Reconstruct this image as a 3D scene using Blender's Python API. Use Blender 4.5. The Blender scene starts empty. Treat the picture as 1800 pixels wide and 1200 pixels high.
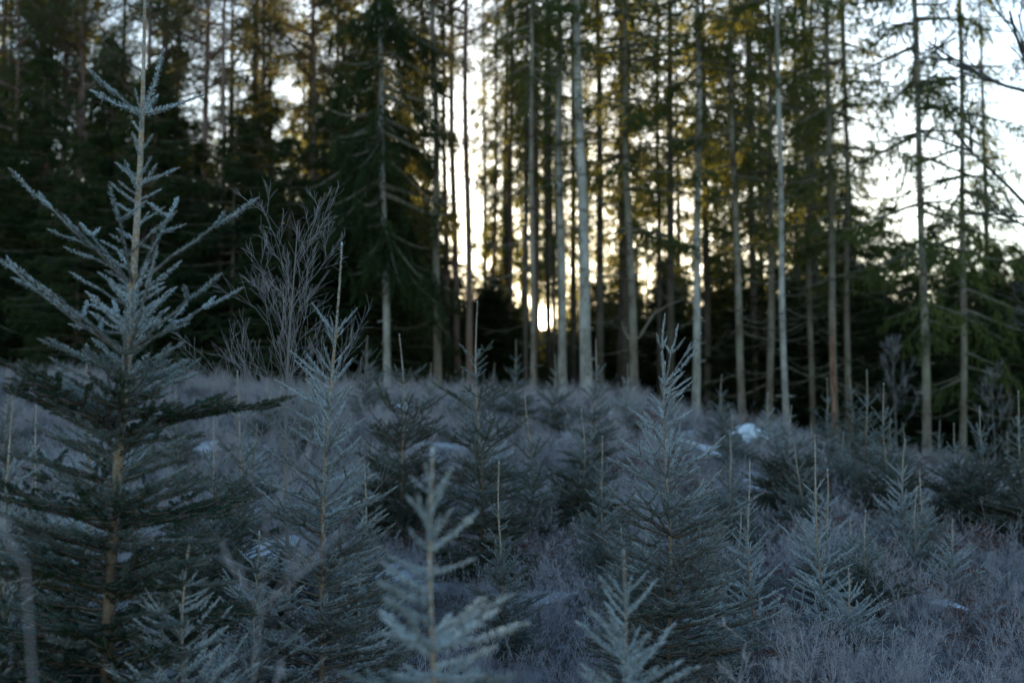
import bpy, math, random
import numpy as np
from mathutils import Vector, Matrix, Euler, noise

random.seed(7)
rng = np.random.default_rng(11)
R = math.radians
scene = bpy.context.scene
COL = scene.collection

# ---------------------------------------------------------------- camera
EYE = 1.6
FPX = 2500.0                      # focal length in photo pixels (50 mm on a 36 mm wide frame)
PITCH = R(5.0)                    # camera tipped up a little: the clearing runs uphill
cam_d = bpy.data.cameras.new('camera')
cam_d.lens = 50; cam_d.sensor_width = 36
cam_d.clip_start = 0.05; cam_d.clip_end = 3000
cam_d.dof.use_dof = True
cam_d.dof.focus_distance = 7.4
cam_d.dof.aperture_fstop = 2.0
cam_d.dof.aperture_blades = 0
cam = bpy.data.objects.new('camera', cam_d)
cam.location = (0, 0, EYE)
cam.rotation_euler = (math.pi / 2 + PITCH, 0, 0)
COL.objects.link(cam)
scene.camera = cam

def ray(u, v):
    X = (u - 900) / FPX; Y = (600 - v) / FPX
    c, s = math.cos(PITCH), math.sin(PITCH)
    return Vector((X, c - Y * s, s + Y * c))

def X_at(u, D, v=740):            # world x of photo column u (at row v) at distance D
    r = ray(u, v); return r.x / r.y * D
def Z_at(v, D):                   # world height of photo row v at distance D
    r = ray(900, v); return EYE + r.z / r.y * D

# ---------------------------------------------------------------- light
SUN = ray(957, 560).normalized()
SUNS = SUN.z / SUN.y; sun_el = math.asin(SUN.z); sun_az = math.atan2(SUN.x, SUN.y)
world = bpy.data.worlds.new('World'); scene.world = world
world.use_nodes = True
nt = world.node_tree; nt.nodes.clear()
out = nt.nodes.new('ShaderNodeOutputWorld'); bg = nt.nodes.new('ShaderNodeBackground')
sky = nt.nodes.new('ShaderNodeTexSky'); sky.sky_type = 'NISHITA'
sky.sun_disc = False; sky.sun_elevation = sun_el; sky.sun_rotation = sun_az
sky.altitude = 100; sky.air_density = 1.0; sky.dust_density = 0.45; sky.ozone_density = 2.2
# the sun's own disc, dimmed by the air, where the sun stands
geo = nt.nodes.new('ShaderNodeTexCoord')
nrm = nt.nodes.new('ShaderNodeVectorMath'); nrm.operation = 'NORMALIZE'
dot = nt.nodes.new('ShaderNodeVectorMath'); dot.operation = 'DOT_PRODUCT'; dot.inputs[1].default_value = SUN
mr = nt.nodes.new('ShaderNodeMapRange'); mr.clamp = True
mr.inputs['From Min'].default_value = math.cos(R(0.50)); mr.inputs['From Max'].default_value = math.cos(R(0.34))
mr.inputs['To Min'].default_value = 0; mr.inputs['To Max'].default_value = 1
nt.links.new(geo.outputs['Generated'], nrm.inputs[0]); nt.links.new(nrm.outputs[0], dot.inputs[0])
nt.links.new(dot.outputs['Value'], mr.inputs['Value'])
bg.inputs['Strength'].default_value = 0.11
bg2 = nt.nodes.new('ShaderNodeBackground'); bg2.inputs['Color'].default_value = (1, 0.62, 0.3, 1)
mm = nt.nodes.new('ShaderNodeMath'); mm.operation = 'MULTIPLY'; mm.inputs[1].default_value = 10.0
nt.links.new(mr.outputs[0], mm.inputs[0]); nt.links.new(mm.outputs[0], bg2.inputs['Strength'])
addw = nt.nodes.new('ShaderNodeAddShader')
nt.links.new(sky.outputs[0], bg.inputs['Color'])
nt.links.new(bg.outputs[0], addw.inputs[0]); nt.links.new(bg2.outputs[0], addw.inputs[1])
nt.links.new(addw.outputs[0], out.inputs['Surface'])

sun_d = bpy.data.lights.new('sun', 'SUN'); sun_d.energy = 4.5; sun_d.angle = R(0.6)
sun_d.color = (1.0, 0.74, 0.44)
sun = bpy.data.objects.new('sun', sun_d); COL.objects.link(sun)
sun.rotation_euler = SUN.to_track_quat('Z', 'Y').to_euler()

scene.view_settings.view_transform = 'Standard'
scene.view_settings.look = 'None'
scene.view_settings.exposure = 2.3
scene.view_settings.gamma = 1
scene.view_settings.use_curve_mapping = False
scene.render.engine = 'CYCLES'
cy = scene.cycles
cy.max_bounces = 5; cy.diffuse_bounces = 3; cy.glossy_bounces = 2; cy.transmission_bounces = 3
cy.transparent_max_bounces = 4; cy.volume_bounces = 0
cy.use_denoising = True; cy.denoiser = 'OPENIMAGEDENOISE'; cy.denoising_input_passes = 'RGB_ALBEDO_NORMAL'; cy.denoising_prefilter = 'ACCURATE'; cy.use_adaptive_sampling = False
cy.sample_clamp_indirect = 4.0

# ---------------------------------------------------------------- materials
def mat(name, build):
    m = bpy.data.materials.new(name); m.use_nodes = True
    t = m.node_tree; t.nodes.clear()
    o = t.nodes.new('ShaderNodeOutputMaterial')
    t.links.new(build(t), o.inputs['Surface'])
    return m
def N(t, kind, **kw):
    n = t.nodes.new(kind)
    for k, v in kw.items(): setattr(n, k, v)
    return n
def mixc(t, fac, a, b, blend='MIX'):
    n = N(t, 'ShaderNodeMix', data_type='RGBA', blend_type=blend)
    for sock, v in ((n.inputs[0], fac), (n.inputs[6], a), (n.inputs[7], b)):
        if isinstance(v, (int, float)): sock.default_value = v
        elif isinstance(v, tuple): sock.default_value = (*v, 1)
        else: t.links.new(v, sock)
    return n.outputs[2]
def noise_fac(t, scale, lo=0.4, hi=0.6, detail=3, coord='Object', stretch=None, rough=0.5):
    tc = N(t, 'ShaderNodeTexCoord'); src = tc.outputs[coord]
    if stretch:
        mp = N(t, 'ShaderNodeMapping'); mp.inputs['Scale'].default_value = stretch
        t.links.new(src, mp.inputs[0]); src = mp.outputs[0]
    n = N(t, 'ShaderNodeTexNoise'); n.inputs['Scale'].default_value = scale; n.inputs['Detail'].default_value = detail
    n.inputs['Roughness'].default_value = rough
    t.links.new(src, n.inputs['Vector'])
    m = N(t, 'ShaderNodeMapRange'); m.inputs['From Min'].default_value = lo; m.inputs['From Max'].default_value = hi
    t.links.new(n.outputs['Fac'], m.inputs['Value'])
    return m.outputs[0]
def attr(t, name='frost'):
    a = N(t, 'ShaderNodeAttribute', attribute_name=name); return a.outputs['Fac']
def math_n(t, op, a, b=0.0, clamp=False):
    n = N(t, 'ShaderNodeMath', operation=op, use_clamp=clamp)
    for i, v in enumerate((a, b)):
        if isinstance(v, (int, float)): n.inputs[i].default_value = v
        else: t.links.new(v, n.inputs[i])
    return n.outputs[0]
def rand_obj(t):
    return N(t, 'ShaderNodeObjectInfo').outputs['Random']
def diffuse(t, col, rough=0.8, spec=0.3, bump=None, bstr=0.4, bdist=0.01):
    p = N(t, 'ShaderNodeBsdfPrincipled'); p.inputs['Roughness'].default_value = rough
    p.inputs['Specular IOR Level'].default_value = spec
    if isinstance(col, tuple): p.inputs['Base Color'].default_value = (*col, 1)
    else: t.links.new(col, p.inputs['Base Color'])
    if bump is not None:
        b = N(t, 'ShaderNodeBump'); b.inputs['Strength'].default_value = bstr; b.inputs['Distance'].default_value = bdist
        t.links.new(bump, b.inputs['Height']); t.links.new(b.outputs[0], p.inputs['Normal'])
    return p.outputs[0]
def leafy(t, col, trans_col, k):
    d = N(t, 'ShaderNodeBsdfDiffuse'); tr = N(t, 'ShaderNodeBsdfTranslucent'); mx = N(t, 'ShaderNodeMixShader')
    for n, c in ((d, col), (tr, trans_col)):
        if isinstance(c, tuple): n.inputs['Color'].default_value = (*c, 1)
        else: t.links.new(c, n.inputs['Color'])
    mx.inputs[0].default_value = k
    t.links.new(d.outputs[0], mx.inputs[1]); t.links.new(tr.outputs[0], mx.inputs[2])
    return mx.outputs[0]

def b_needle(t):
    f = attr(t); r = rand_obj(t)
    f2 = math_n(t, 'MULTIPLY', f, math_n(t, 'ADD', math_n(t, 'MULTIPLY', r, 0.5), 0.7), True)
    green = mixc(t, noise_fac(t, 9, .35, .65), (0.011, 0.036, 0.019), (0.022, 0.060, 0.026))
    c = mixc(t, f2, green, (0.68, 0.77, 0.82))
    return leafy(t, c, mixc(t, 0.5, c, (0.05, 0.09, 0.03)), 0.18)
M_needle = mat('frosted_spruce_needles', b_needle)

def b_twig(t):
    f = attr(t)
    base = mixc(t, noise_fac(t, 40, .3, .7, stretch=(1, 1, .4)), (0.07, 0.042, 0.03), (0.15, 0.095, 0.065))
    f2 = math_n(t, 'MULTIPLY', f, noise_fac(t, 60, .3, .6), True)
    return diffuse(t, mixc(t, f2, base, (0.5, 0.53, 0.56)), 0.85, bump=noise_fac(t, 120, 0, 1), bdist=0.003)
M_twig = mat('young_spruce_twig_bark', b_twig)

def b_ybark(t):
    base = mixc(t, noise_fac(t, 25, .3, .7, 5, stretch=(1, 1, .25)), (0.20, 0.12, 0.065), (0.40, 0.27, 0.16))
    base = mixc(t, noise_fac(t, 14, .55, .7), base, (0.34, 0.30, 0.24))
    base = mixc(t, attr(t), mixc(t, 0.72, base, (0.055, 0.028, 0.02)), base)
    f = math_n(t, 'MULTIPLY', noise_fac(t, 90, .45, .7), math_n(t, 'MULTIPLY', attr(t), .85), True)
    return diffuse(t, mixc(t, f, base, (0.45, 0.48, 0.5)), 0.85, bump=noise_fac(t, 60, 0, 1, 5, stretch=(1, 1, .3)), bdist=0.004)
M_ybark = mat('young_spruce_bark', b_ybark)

def bark_mat(name, dark, light, lichen, green=0.0):
    def b(t):
        base = mixc(t, noise_fac(t, 10, .3, .7, 6, stretch=(1, 1, .5), rough=.7), dark, light)
        base = mixc(t, noise_fac(t, 3.5, .42, .62, 5, stretch=(1, 1, .35)), base, lichen)
        # dark rings of old branch scars
        ring = noise_fac(t, 3.2, .60, .68, 2, stretch=(.5, .5, 2.2))
        base = mixc(t, math_n(t, 'MULTIPLY', ring, 0.7), base, (dark[0] * .45, dark[1] * .45, dark[2] * .45))
        base = mixc(t, math_n(t, 'MULTIPLY', noise_fac(t, 2, .5, .7), green), base, (0.09, 0.12, 0.05))
        return diffuse(t, base, 0.9, 0.2, bump=noise_fac(t, 22, 0, 1, 6, stretch=(1, 1, .4), rough=.7), bstr=.6, bdist=0.02)
    return mat(name, b)
M_pale = bark_mat('pale_spruce_bark', (0.13, 0.11, 0.09), (0.36, 0.33, 0.29), (0.46, 0.44, 0.40), .4)
M_grey = bark_mat('grey_spruce_bark', (0.08, 0.06, 0.045), (0.22, 0.17, 0.13), (0.28, 0.25, 0.20), .5)
M_pine = bark_mat('red_pine_bark', (0.10, 0.06, 0.047), (0.25, 0.145, 0.105), (0.20, 0.145, 0.125), .1)
M_deep = bark_mat('dark_spruce_bark', (0.05, 0.04, 0.03), (0.12, 0.09, 0.07), (0.14, 0.12, 0.10), .4)
M_wound = mat('peeled_red_wood', lambda t: diffuse(t, mixc(t, noise_fac(t, 12, .4, .6, 5, stretch=(2, 2, .3)), (0.16, 0.05, 0.035), (0.36, 0.2, 0.13)), .8))

def b_fol(dark, light, trans):
    def b(t):
        a = attr(t, 'var'); r = rand_obj(t)
        c = mixc(t, a, dark, light)
        c = mixc(t, math_n(t, 'MULTIPLY', r, 0.35), c, (0.03, 0.05, 0.022))
        tc = mixc(t, a, tuple(x * .5 for x in trans), trans)
        return leafy(t, c, tc, 0.45)
    return b
M_spr = mat('spruce_crown_needles', b_fol((0.018, 0.038, 0.022), (0.045, 0.085, 0.042), (0.38, 0.37, 0.08)))
M_under = mat('dense_spruce_needles', b_fol((0.016, 0.034, 0.02), (0.042, 0.075, 0.036), (0.20, 0.19, 0.05)))
M_pineN = mat('pine_needles', b_fol((0.03, 0.045, 0.025), (0.07, 0.09, 0.045), (0.2, 0.19, 0.07)))
M_dead = mat('dead_branch_wood', lambda t: diffuse(t, mixc(t, noise_fac(t, 8, .3, .7), (0.09, 0.075, 0.055), (0.20, 0.18, 0.13)), .9))

def b_grass(t):
    f = attr(t); r = rand_obj(t)
    dry = mixc(t, r, (0.10, 0.07, 0.055), (0.18, 0.13, 0.10))
    ice = mixc(t, r, (0.50, 0.50, 0.55), (0.74, 0.75, 0.79))
    c = mixc(t, f, dry, ice)
    return leafy(t, c, c, 0.25)
M_grass = mat('frosted_dead_grass', b_grass)
def b_weed(t):
    f = attr(t)
    return diffuse(t, mixc(t, f, (0.14, 0.085, 0.07), (0.44, 0.40, 0.42)), .8)
M_weed = mat('frosted_weed_stalk', b_weed)
def b_fern(t):
    f = attr(t)
    c = mixc(t, f, (0.11, 0.045, 0.028), (0.36, 0.26, 0.25))
    return leafy(t, c, c, 0.25)
M_fern = mat('dead_bracken', b_fern)
M_birch = mat('frosted_birch_twig', lambda t: diffuse(t, mixc(t, attr(t), (0.13, 0.10, 0.085), (0.31, 0.285, 0.285)), .8))
M_oak = mat('dark_bare_branch', lambda t: diffuse(t, mixc(t, noise_fac(t, 12, .3, .7), (0.05, 0.045, 0.04), (0.12, 0.11, 0.10)), .9))
def b_snow(t):
    return diffuse(t, mixc(t, noise_fac(t, 7, .35, .7, 5), (0.72, 0.75, 0.80), (0.88, 0.89, 0.92)), .7, .3,
                   bump=noise_fac(t, 18, 0, 1, 5), bstr=.6, bdist=.03)
M_snow = mat('old_snow', b_snow)
def b_rock(t):
    c = mixc(t, noise_fac(t, 5, .35, .65, 6), (0.10, 0.10, 0.09), (0.24, 0.24, 0.22))
    c = mixc(t, noise_fac(t, 3, .5, .62, 4), c, (0.09, 0.12, 0.04))
    return diffuse(t, c, .9, bump=noise_fac(t, 9, 0, 1, 6), bdist=.05)
M_rock = mat('mossy_rock', b_rock)
def b_ground(t):
    litter = mixc(t, noise_fac(t, 9, .35, .65, 6), (0.035, 0.026, 0.02), (0.11, 0.08, 0.06))
    tc = N(t, 'ShaderNodeTexCoord')
    fr = noise_fac(t, 22, .40, .62, 6, rough=.7)
    c = mixc(t, fr, litter, (0.14, 0.125, 0.13))
    sn = noise_fac(t, 0.55, .60, .64, 5, rough=.6)
    # only the open clearing is frosted; under the trees the litter stays bare
    sep = N(t, 'ShaderNodeSeparateXYZ'); t.links.new(tc.outputs['Object'], sep.inputs[0])
    m = N(t, 'ShaderNodeMapRange'); m.inputs['From Min'].default_value = 26; m.inputs['From Max'].default_value = 33
    m.inputs['To Min'].default_value = 1; m.inputs['To Max'].default_value = 0
    t.links.new(sep.outputs['Y'], m.inputs['Value'])
    c = mixc(t, math_n(t, 'MULTIPLY', math_n(t, 'MULTIPLY', sn, .55), m.outputs[0]), c, (0.7, 0.73, 0.78))
    c2 = mixc(t, m.outputs[0], litter, c)
    return diffuse(t, c2, .95, .1, bump=noise_fac(t, 30, 0, 1, 6), bdist=.04)
M_ground = mat('frosty_forest_floor', b_ground)

# ---------------------------------------------------------------- mesh builder
class MB:
    def __init__(s):
        s.V = []; s.Q = []; s.T = []; s.qm = []; s.tm = []; s.A = []; s.n = 0
    def add(s, V, F, m=0, a=0.0):
        V = np.asarray(V, dtype=np.float32).reshape(-1, 3); F = np.asarray(F, dtype=np.int64)
        s.V.append(V); s.A.append(np.broadcast_to(np.asarray(a, dtype=np.float32), (len(V),)).copy())
        if F.shape[1] == 4: s.Q.append(F + s.n); s.qm.append(np.full(len(F), m))
        else: s.T.append(F + s.n); s.tm.append(np.full(len(F), m))
        s.n += len(V)
    def mesh(s, name, mats, attname='frost', smooth=False):
        V = np.concatenate(s.V); A = np.concatenate(s.A)
        Q = np.concatenate(s.Q) if s.Q else np.zeros((0, 4), int); T = np.concatenate(s.T) if s.T else np.zeros((0, 3), int)
        me = bpy.data.meshes.new(name)
        me.vertices.add(len(V)); me.vertices.foreach_set('co', V.ravel())
        loops = np.concatenate([Q.ravel(), T.ravel()]).astype(np.int32)
        me.loops.add(len(loops)); me.loops.foreach_set('vertex_index', loops)
        nf = len(Q) + len(T); me.polygons.add(nf)
        starts = np.concatenate([np.arange(len(Q)) * 4, len(Q) * 4 + np.arange(len(T)) * 3]).astype(np.int32)
        me.polygons.foreach_set('loop_start', starts)
        mi = np.concatenate((s.qm if s.qm else []) + (s.tm if s.tm else [])).astype(np.int32)
        me.polygons.foreach_set('material_index', mi)
        if smooth: me.polygons.foreach_set('use_smooth', np.ones(nf, dtype=bool))
        at = me.attributes.new(attname, 'FLOAT', 'POINT'); at.data.foreach_set('value', A)
        for m in (mats if isinstance(mats, (list, tuple)) else [mats]): me.materials.append(m)
        me.update(calc_edges=True)
        return me

def frames(P):
    T = np.gradient(P, axis=0); T /= np.linalg.norm(T, axis=1)[:, None] + 1e-9
    ref = np.array([0.31, 0.11, 0.94]) if abs(T[:, 2]).mean() < .8 else np.array([.93, .3, .1])
    U = np.cross(T, ref); U /= np.linalg.norm(U, axis=1)[:, None] + 1e-9
    return T, U, np.cross(T, U)
def tube(mb, P, r, sides=5, m=0, a=0.0):
    P = np.asarray(P, float); n = len(P); r = np.broadcast_to(np.asarray(r, float), (n,))
    T, U, W = frames(P)
    th = np.arange(sides) / sides * 2 * math.pi
    ring = U[:, None, :] * np.cos(th)[None, :, None] + W[:, None, :] * np.sin(th)[None, :, None]
    V = P[:, None, :] + ring * r[:, None, None]
    i = np.arange(n - 1)[:, None] * sides; j = np.arange(sides)[None, :]; k = (j + 1) % sides
    F = np.stack([i + j, i + k, i + sides + k, i + sides + j], -1).reshape(-1, 4)
    av = np.repeat(np.broadcast_to(np.asarray(a, float), (n,)), sides)
    mb.add(V.reshape(-1, 3), F, m, av)

def link(name, me, parent=None, loc=(0, 0, 0), rot=(0, 0, 0), sc=(1, 1, 1)):
    o = bpy.data.objects.new(name, me); COL.objects.link(o)
    o.parent = parent; o.location = loc; o.rotation_euler = rot
    o.scale = sc if isinstance(sc, (tuple, list)) else (sc, sc, sc)
    return o
def tag(o, label=None, cat=None, group=None, kind=None):
    if label: o['label'] = label
    if cat: o['category'] = cat
    if group: o['group'] = group
    if kind: o['kind'] = kind
    return o

# ---------------------------------------------------------------- terrain
def ss(a, b, x):
    t = np.clip((x - a) / (b - a), 0, 1); return t * t * (3 - 2 * t)
_wv = [(rng.uniform(0, 6.28), rng.uniform(0, 6.28), f) for f in (0.35, 0.55, 0.9, 1.4, 2.1, 3.3)]
SLOPE = 0.052
def terr(x, y):
    x = np.asarray(x, float); y = np.asarray(y, float)
    A = 1.5 * (1 - ss(0.5, 9, x)) + 0.55 * ss(-8, -14, x)
    z = A * ss(9, 27, y)
    far = np.clip(1 - (np.hypot(x, y) - 30) / 30, 0, 1) if True else 1
    for i, (p, q, f) in enumerate(_wv):
        z = z + far * 0.045 / (f ** .7) * np.sin(x * f * math.cos(p) + y * f * math.sin(p) + q)
    z = z + 3.4 * ss(50, 125, y) + SLOPE * np.clip(y, -60, 135)  # far rise behind the trees is added to keep low sun off the clearing
    return z
def th(x, y): return float(terr(x, y))

def axis_pts(lim, near, step0, grow):
    v = [0.0]; st = step0
    while v[-1] < lim:
        v.append(v[-1] + st)
        if v[-1] > near: st *= grow
    return np.array(v)
px = axis_pts(900, 16, .22, 1.16); xs = np.concatenate([-px[:0:-1], px])
py = axis_pts(1500, 40, .22, 1.14); ny = axis_pts(60, 3, .5, 1.3); ys = np.concatenate([-ny[:0:-1], py])
GX, GY = np.meshgrid(xs, ys)
GZ = terr(GX, GY)
GZ += rng.normal(0, 0.012, GZ.shape) * (np.hypot(GX, GY) < 40)
mb = MB(); nx = len(xs)
i = np.arange(len(ys) - 1)[:, None] * nx; j = np.arange(nx - 1)[None, :]
mb.add(np.stack([GX, GY, GZ], -1).reshape(-1, 3), np.stack([i + j, i + j + 1, i + nx + j + 1, i + nx + j], -1).reshape(-1, 4))
ground = link('ground', mb.mesh('ground', M_ground, smooth=True))
tag(ground, 'frosty clearing floor rising to a low mound before the forest', kind='structure')

# ---------------------------------------------------------------- mature trees: crown and trunk parts
def fast_quads(P, D, W, ln, w):
    """narrow leaf-shaped quads: base P, direction D, width direction W"""
    n = len(P); ln = np.broadcast_to(ln, (n,))[:, None]; w = np.broadcast_to(w, (n,))[:, None]
    mid = P + D * ln * .45
    V = np.stack([P, mid + W * w * .5, P + D * ln, mid - W * w * .5], 1).reshape(-1, 3)
    return V, np.arange(n * 4).reshape(-1, 4)
def unit(a): return a / (np.linalg.norm(a, axis=-1, keepdims=True) + 1e-9)

def bough(mb, z, az, L, droop, dens=1.0, leaf=0.11, hang=.5, upt=.2, r0=None):
    ca, sa = math.cos(az), math.sin(az)
    f = np.array([ca, sa, 0]); s = np.array([-sa, ca, 0]); up = np.array([0, 0, 1.])
    def axis(t):
        t = np.asarray(t)[..., None]
        return np.array([0, 0, z]) + f * L * t * .96 + up * (-droop * L * (t ** 1.3) + upt * L * t ** 3)
    tube(mb, axis(np.linspace(0, 1, 7)), np.linspace(r0 or (.012 + .011 * L), .004, 7), 4, 1, .2)
    nt_ = max(4, int(16 * L * dens)); m = 12
    t = np.sort(rng.uniform(.12, 1, nt_)); side = rng.choice([-1, 1], nt_)
    base = axis(t)
    tl = (.16 + .26 * L * (1 - t) ** .7) * rng.uniform(.5, 1.15, nt_)
    d = unit(f * rng.uniform(.3, .9, nt_)[:, None] + s * (side * rng.uniform(.5, 1., nt_))[:, None] - up * rng.uniform(hang * .1, hang * 1.5, nt_)[:, None])
    q = np.linspace(.05, 1, m)[None, :, None]
    P = base[:, None] + d[:, None] * tl[:, None, None] * q - up * (q ** 2) * .12 * hang
    P = P.reshape(-1, 3) + rng.normal(0, .015, (nt_ * m, 3))
    D = unit(np.repeat(d, m, 0) + rng.normal(0, .45, (nt_ * m, 3)) - up * hang * .35)
    W = unit(np.cross(D, rng.normal(0, 1, (nt_ * m, 3))))
    V, F = fast_quads(P, D, W, leaf * rng.uniform(.6, 1.4, nt_ * m), leaf * .26)
    a = np.repeat(np.clip(np.repeat(rng.uniform(0, 1, nt_), m) * .5 + rng.uniform(0, .5, nt_ * m), 0, 1), 4)
    mb.add(V, F, 0, a)

def spruce_crown(Hc, Rm, nb, dens, leaf, hang, sparse_low=True, name='crown', m0=None, drop=(.1, .35)):
    mb = MB(); zs = np.sort(rng.uniform(0, 1, nb)) 
    nwh = max(8, int(Hc / .42))
    if sparse_low: zs = np.round(zs * nwh) / nwh + rng.normal(0, .012, nb)
    for k, z in enumerate(zs):
        z = min(max(z, 0), .99)
        prof = (1 - z) ** .8
        if sparse_low: prof *= min(1, .45 + z * 3)
        L = Rm * prof * random.uniform(.55, 1.15) + .15
        bough(mb, z * Hc, random.uniform(0, 6.28), L, random.uniform(*drop) * (1 - .6 * z), dens * random.uniform(.6, 1.2), leaf, hang, random.uniform(.05, .2))
    return mb.mesh(name, [m0 or M_spr, M_dead], 'var')

crownA = [spruce_crown(13, 2.0, 100, .72, .105, .8, drop=(.15, .45)) for _ in range(5)]        # full spruce crown
crownF = [spruce_crown(12, 1.9, 58, .5, .2, .8, drop=(.1, .4)) for _ in range(4)]           # far, coarser
underP = [spruce_crown(8, 1.9, 190, 1.05, .115, .7, False, m0=M_under, drop=(.15, .5)) for _ in range(4)]

def pine_crown():
    mb = MB(); nb = 26
    for k in range(nb):
        z = (k / nb) * 7 + random.uniform(-.2, .2); az = random.uniform(0, 6.28); L = random.uniform(.8, 2.2) * (1 - .5 * (z / 7) ** 2)
        f = np.array([math.cos(az), math.sin(az), 0])
        n = 8; t = np.linspace(0, 1, n)[:, None]
        wob = rng.normal(0, .05, (n, 3)).cumsum(0) * .6
        P = np.array([0, 0, z]) + f * L * t + np.array([0, 0, 1]) * L * (.25 * t + .15 * t ** 2) + wob * t
        tube(mb, P, np.linspace(.035, .008, n), 4, 1, .2)
        for c in range(int(5 + 4 * L)):
            q = random.uniform(.35, 1); b = P[int(q * (n - 1))]
            cdir = unit(f * random.uniform(0, 1) + rng.normal(0, .6, 3) + np.array([0, 0, .3]))
            e = b + cdir * random.uniform(.1, .45)
            tube(mb, np.array([b, (b + e) / 2 + rng.normal(0, .03, 3), e]), [.01, .008, .004], 3, 1, .2)
            m = 46
            PP = e + rng.normal(0, .10, (m, 3)) * np.array([1, 1, .7])
            D = unit(unit(PP - e) + np.array([0, 0, .25]) + rng.normal(0, .3, (m, 3)))
            W = unit(np.cross(D, rng.normal(0, 1, (m, 3))))
            V, F = fast_quads(PP, D, W, rng.uniform(.07, .15, m), .022)
            mb.add(V, F, 0, np.repeat(np.clip(random.random() * .5 + rng.uniform(0, .5, m), 0, 1), 4))
    return mb.mesh('pine_crown', [M_pineN, M_pine], 'var')
crownP = [pine_crown() for _ in range(3)]

def dead_branch_mesh():
    mb = MB(); L = random.uniform(.9, 1.9); n = 9; t = np.linspace(0, 1, n)
    P = np.stack([L * t, rng.normal(0, .02, n).cumsum(), -.55 * L * t ** 1.1 + .55 * L * t ** 2.4], 1)
    tube(mb, P, np.linspace(.013, .003, n), 4, 0)
    for k in range(9):
        i = random.randint(2, n - 1); b = P[i]; d = unit(np.array([random.uniform(.2, 1), random.choice([-1, 1]) * random.uniform(.3, 1), random.uniform(-.7, .1)]))
        l = random.uniform(.12, .4); tube(mb, np.array([b, b + d * l * .5, b + d * l + np.array([0, 0, -.04])]), [.005, .004, .002], 3, 0)
    return mb.mesh('dead_branch', M_dead)
deadB = [dead_branch_mesh() for _ in range(7)]

def trunk_mesh(H, r0, top_dx, curve=0.0, stubs=True, sides=10, m=M_grey, seed=0):
    """tapered trunk with a root flare, slight sweep and branch stubs"""
    mb = MB(); n = 26; t = np.linspace(0, 1, n) ** 1.25
    z = t * H - .25
    ph = random.uniform(0, 6.28)
    x = top_dx * t + curve * np.sin(t * math.pi) + .018 * np.sin(z * 1.1 + ph); y = .018 * np.cos(z * .9 + ph)
    r = r0 * (1 - .88 * t ** 1.1) + r0 * .42 * np.exp(-np.clip(z, 0, 99) * 4.5)
    r = r * (1 + rng.normal(0, .02, n))
    tube(mb, np.stack([x, y, z], 1), r, sides, 0)
    if stubs:
        zz = random.uniform(.4, .8)
        while zz < min(9, H * .6):
            k = random.randint(2, 4)
            for _ in range(k):
                az = random.uniform(0, 6.28); tt = (zz / H) ** (1 / 1.25); i = min(n - 2, int(np.searchsorted(z, zz)))
                c = np.array([x[i], y[i], zz]); d = np.array([math.cos(az), math.sin(az), random.uniform(-.2, .3)])
                rr = r[i]; l = random.uniform(.03, .16)
                tube(mb, np.array([c + d * rr * .7, c + d * (rr + l)]), [.016, .006], 4, 0)
            zz += random.uniform(.35, .6)
    me = mb.mesh('trunk', m, smooth=True)
    return me, (lambda q: (float(np.interp(q, z, x)), float(np.interp(q, z, y)), float(np.interp(q, z, r))))

def mature(name, u, D, w, utop, cb, m, label, crown, group=None, cat='spruce tree', H=None, ndead=0, deadz=(1.5, 6), cs=1.0, curve=0., wf=1.0, stubs=True, seed=None, extra=None):
    x = X_at(u, D); z = th(x, D)
    H = H or random.uniform(17, 21)
    r0 = w * D / FPX / 2 * .92
    ztop = Z_at(0, D) - z
    dx = (X_at(utop, D, 0) - x) * min(2.0, (H / ztop))
    t = link(name, None, None, (x, D, z)); tag(t, label, cat, group)
    curve = curve or random.uniform(-.16, .16)
    me, at = trunk_mesh(H, r0, dx, curve, stubs, m=m)
    link('trunk', me, t)
    if crown is not None:
        cx, cy_, _ = at(cb + 2)
        ch = {'U': 8, 'A': 13, 'F': 12, 'P': 7}[crown]
        src = random.choice({'U': underP, 'A': crownA, 'F': crownF, 'P': crownP}[crown])
        zsc = (H + .3 - cb) / ch
        c = link('crown', src, t, (at(cb)[0], at(cb)[1], cb), (0, 0, random.uniform(0, 6.28)), (cs, cs, zsc))
        # lean the crown with the trunk
        c.rotation_euler = Euler((0, math.atan2(at(H - 1)[0] - at(cb)[0], H - 1 - cb), 0)).to_matrix().to_4x4().to_euler()
        c.rotation_euler.rotate_axis('Z', random.uniform(0, 6.28))
    for k in range(ndead):
        zz = random.uniform(*deadz); X, Y, rr = at(zz); az = random.uniform(0, 6.28)
        s = random.uniform(.7, 1.25)
        link('dead_branch', random.choice(deadB), t, (X, Y, zz), (0, random.uniform(-.3, .2), az), (s, s, s))
    if extra: extra(t, at)
    return t

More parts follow.
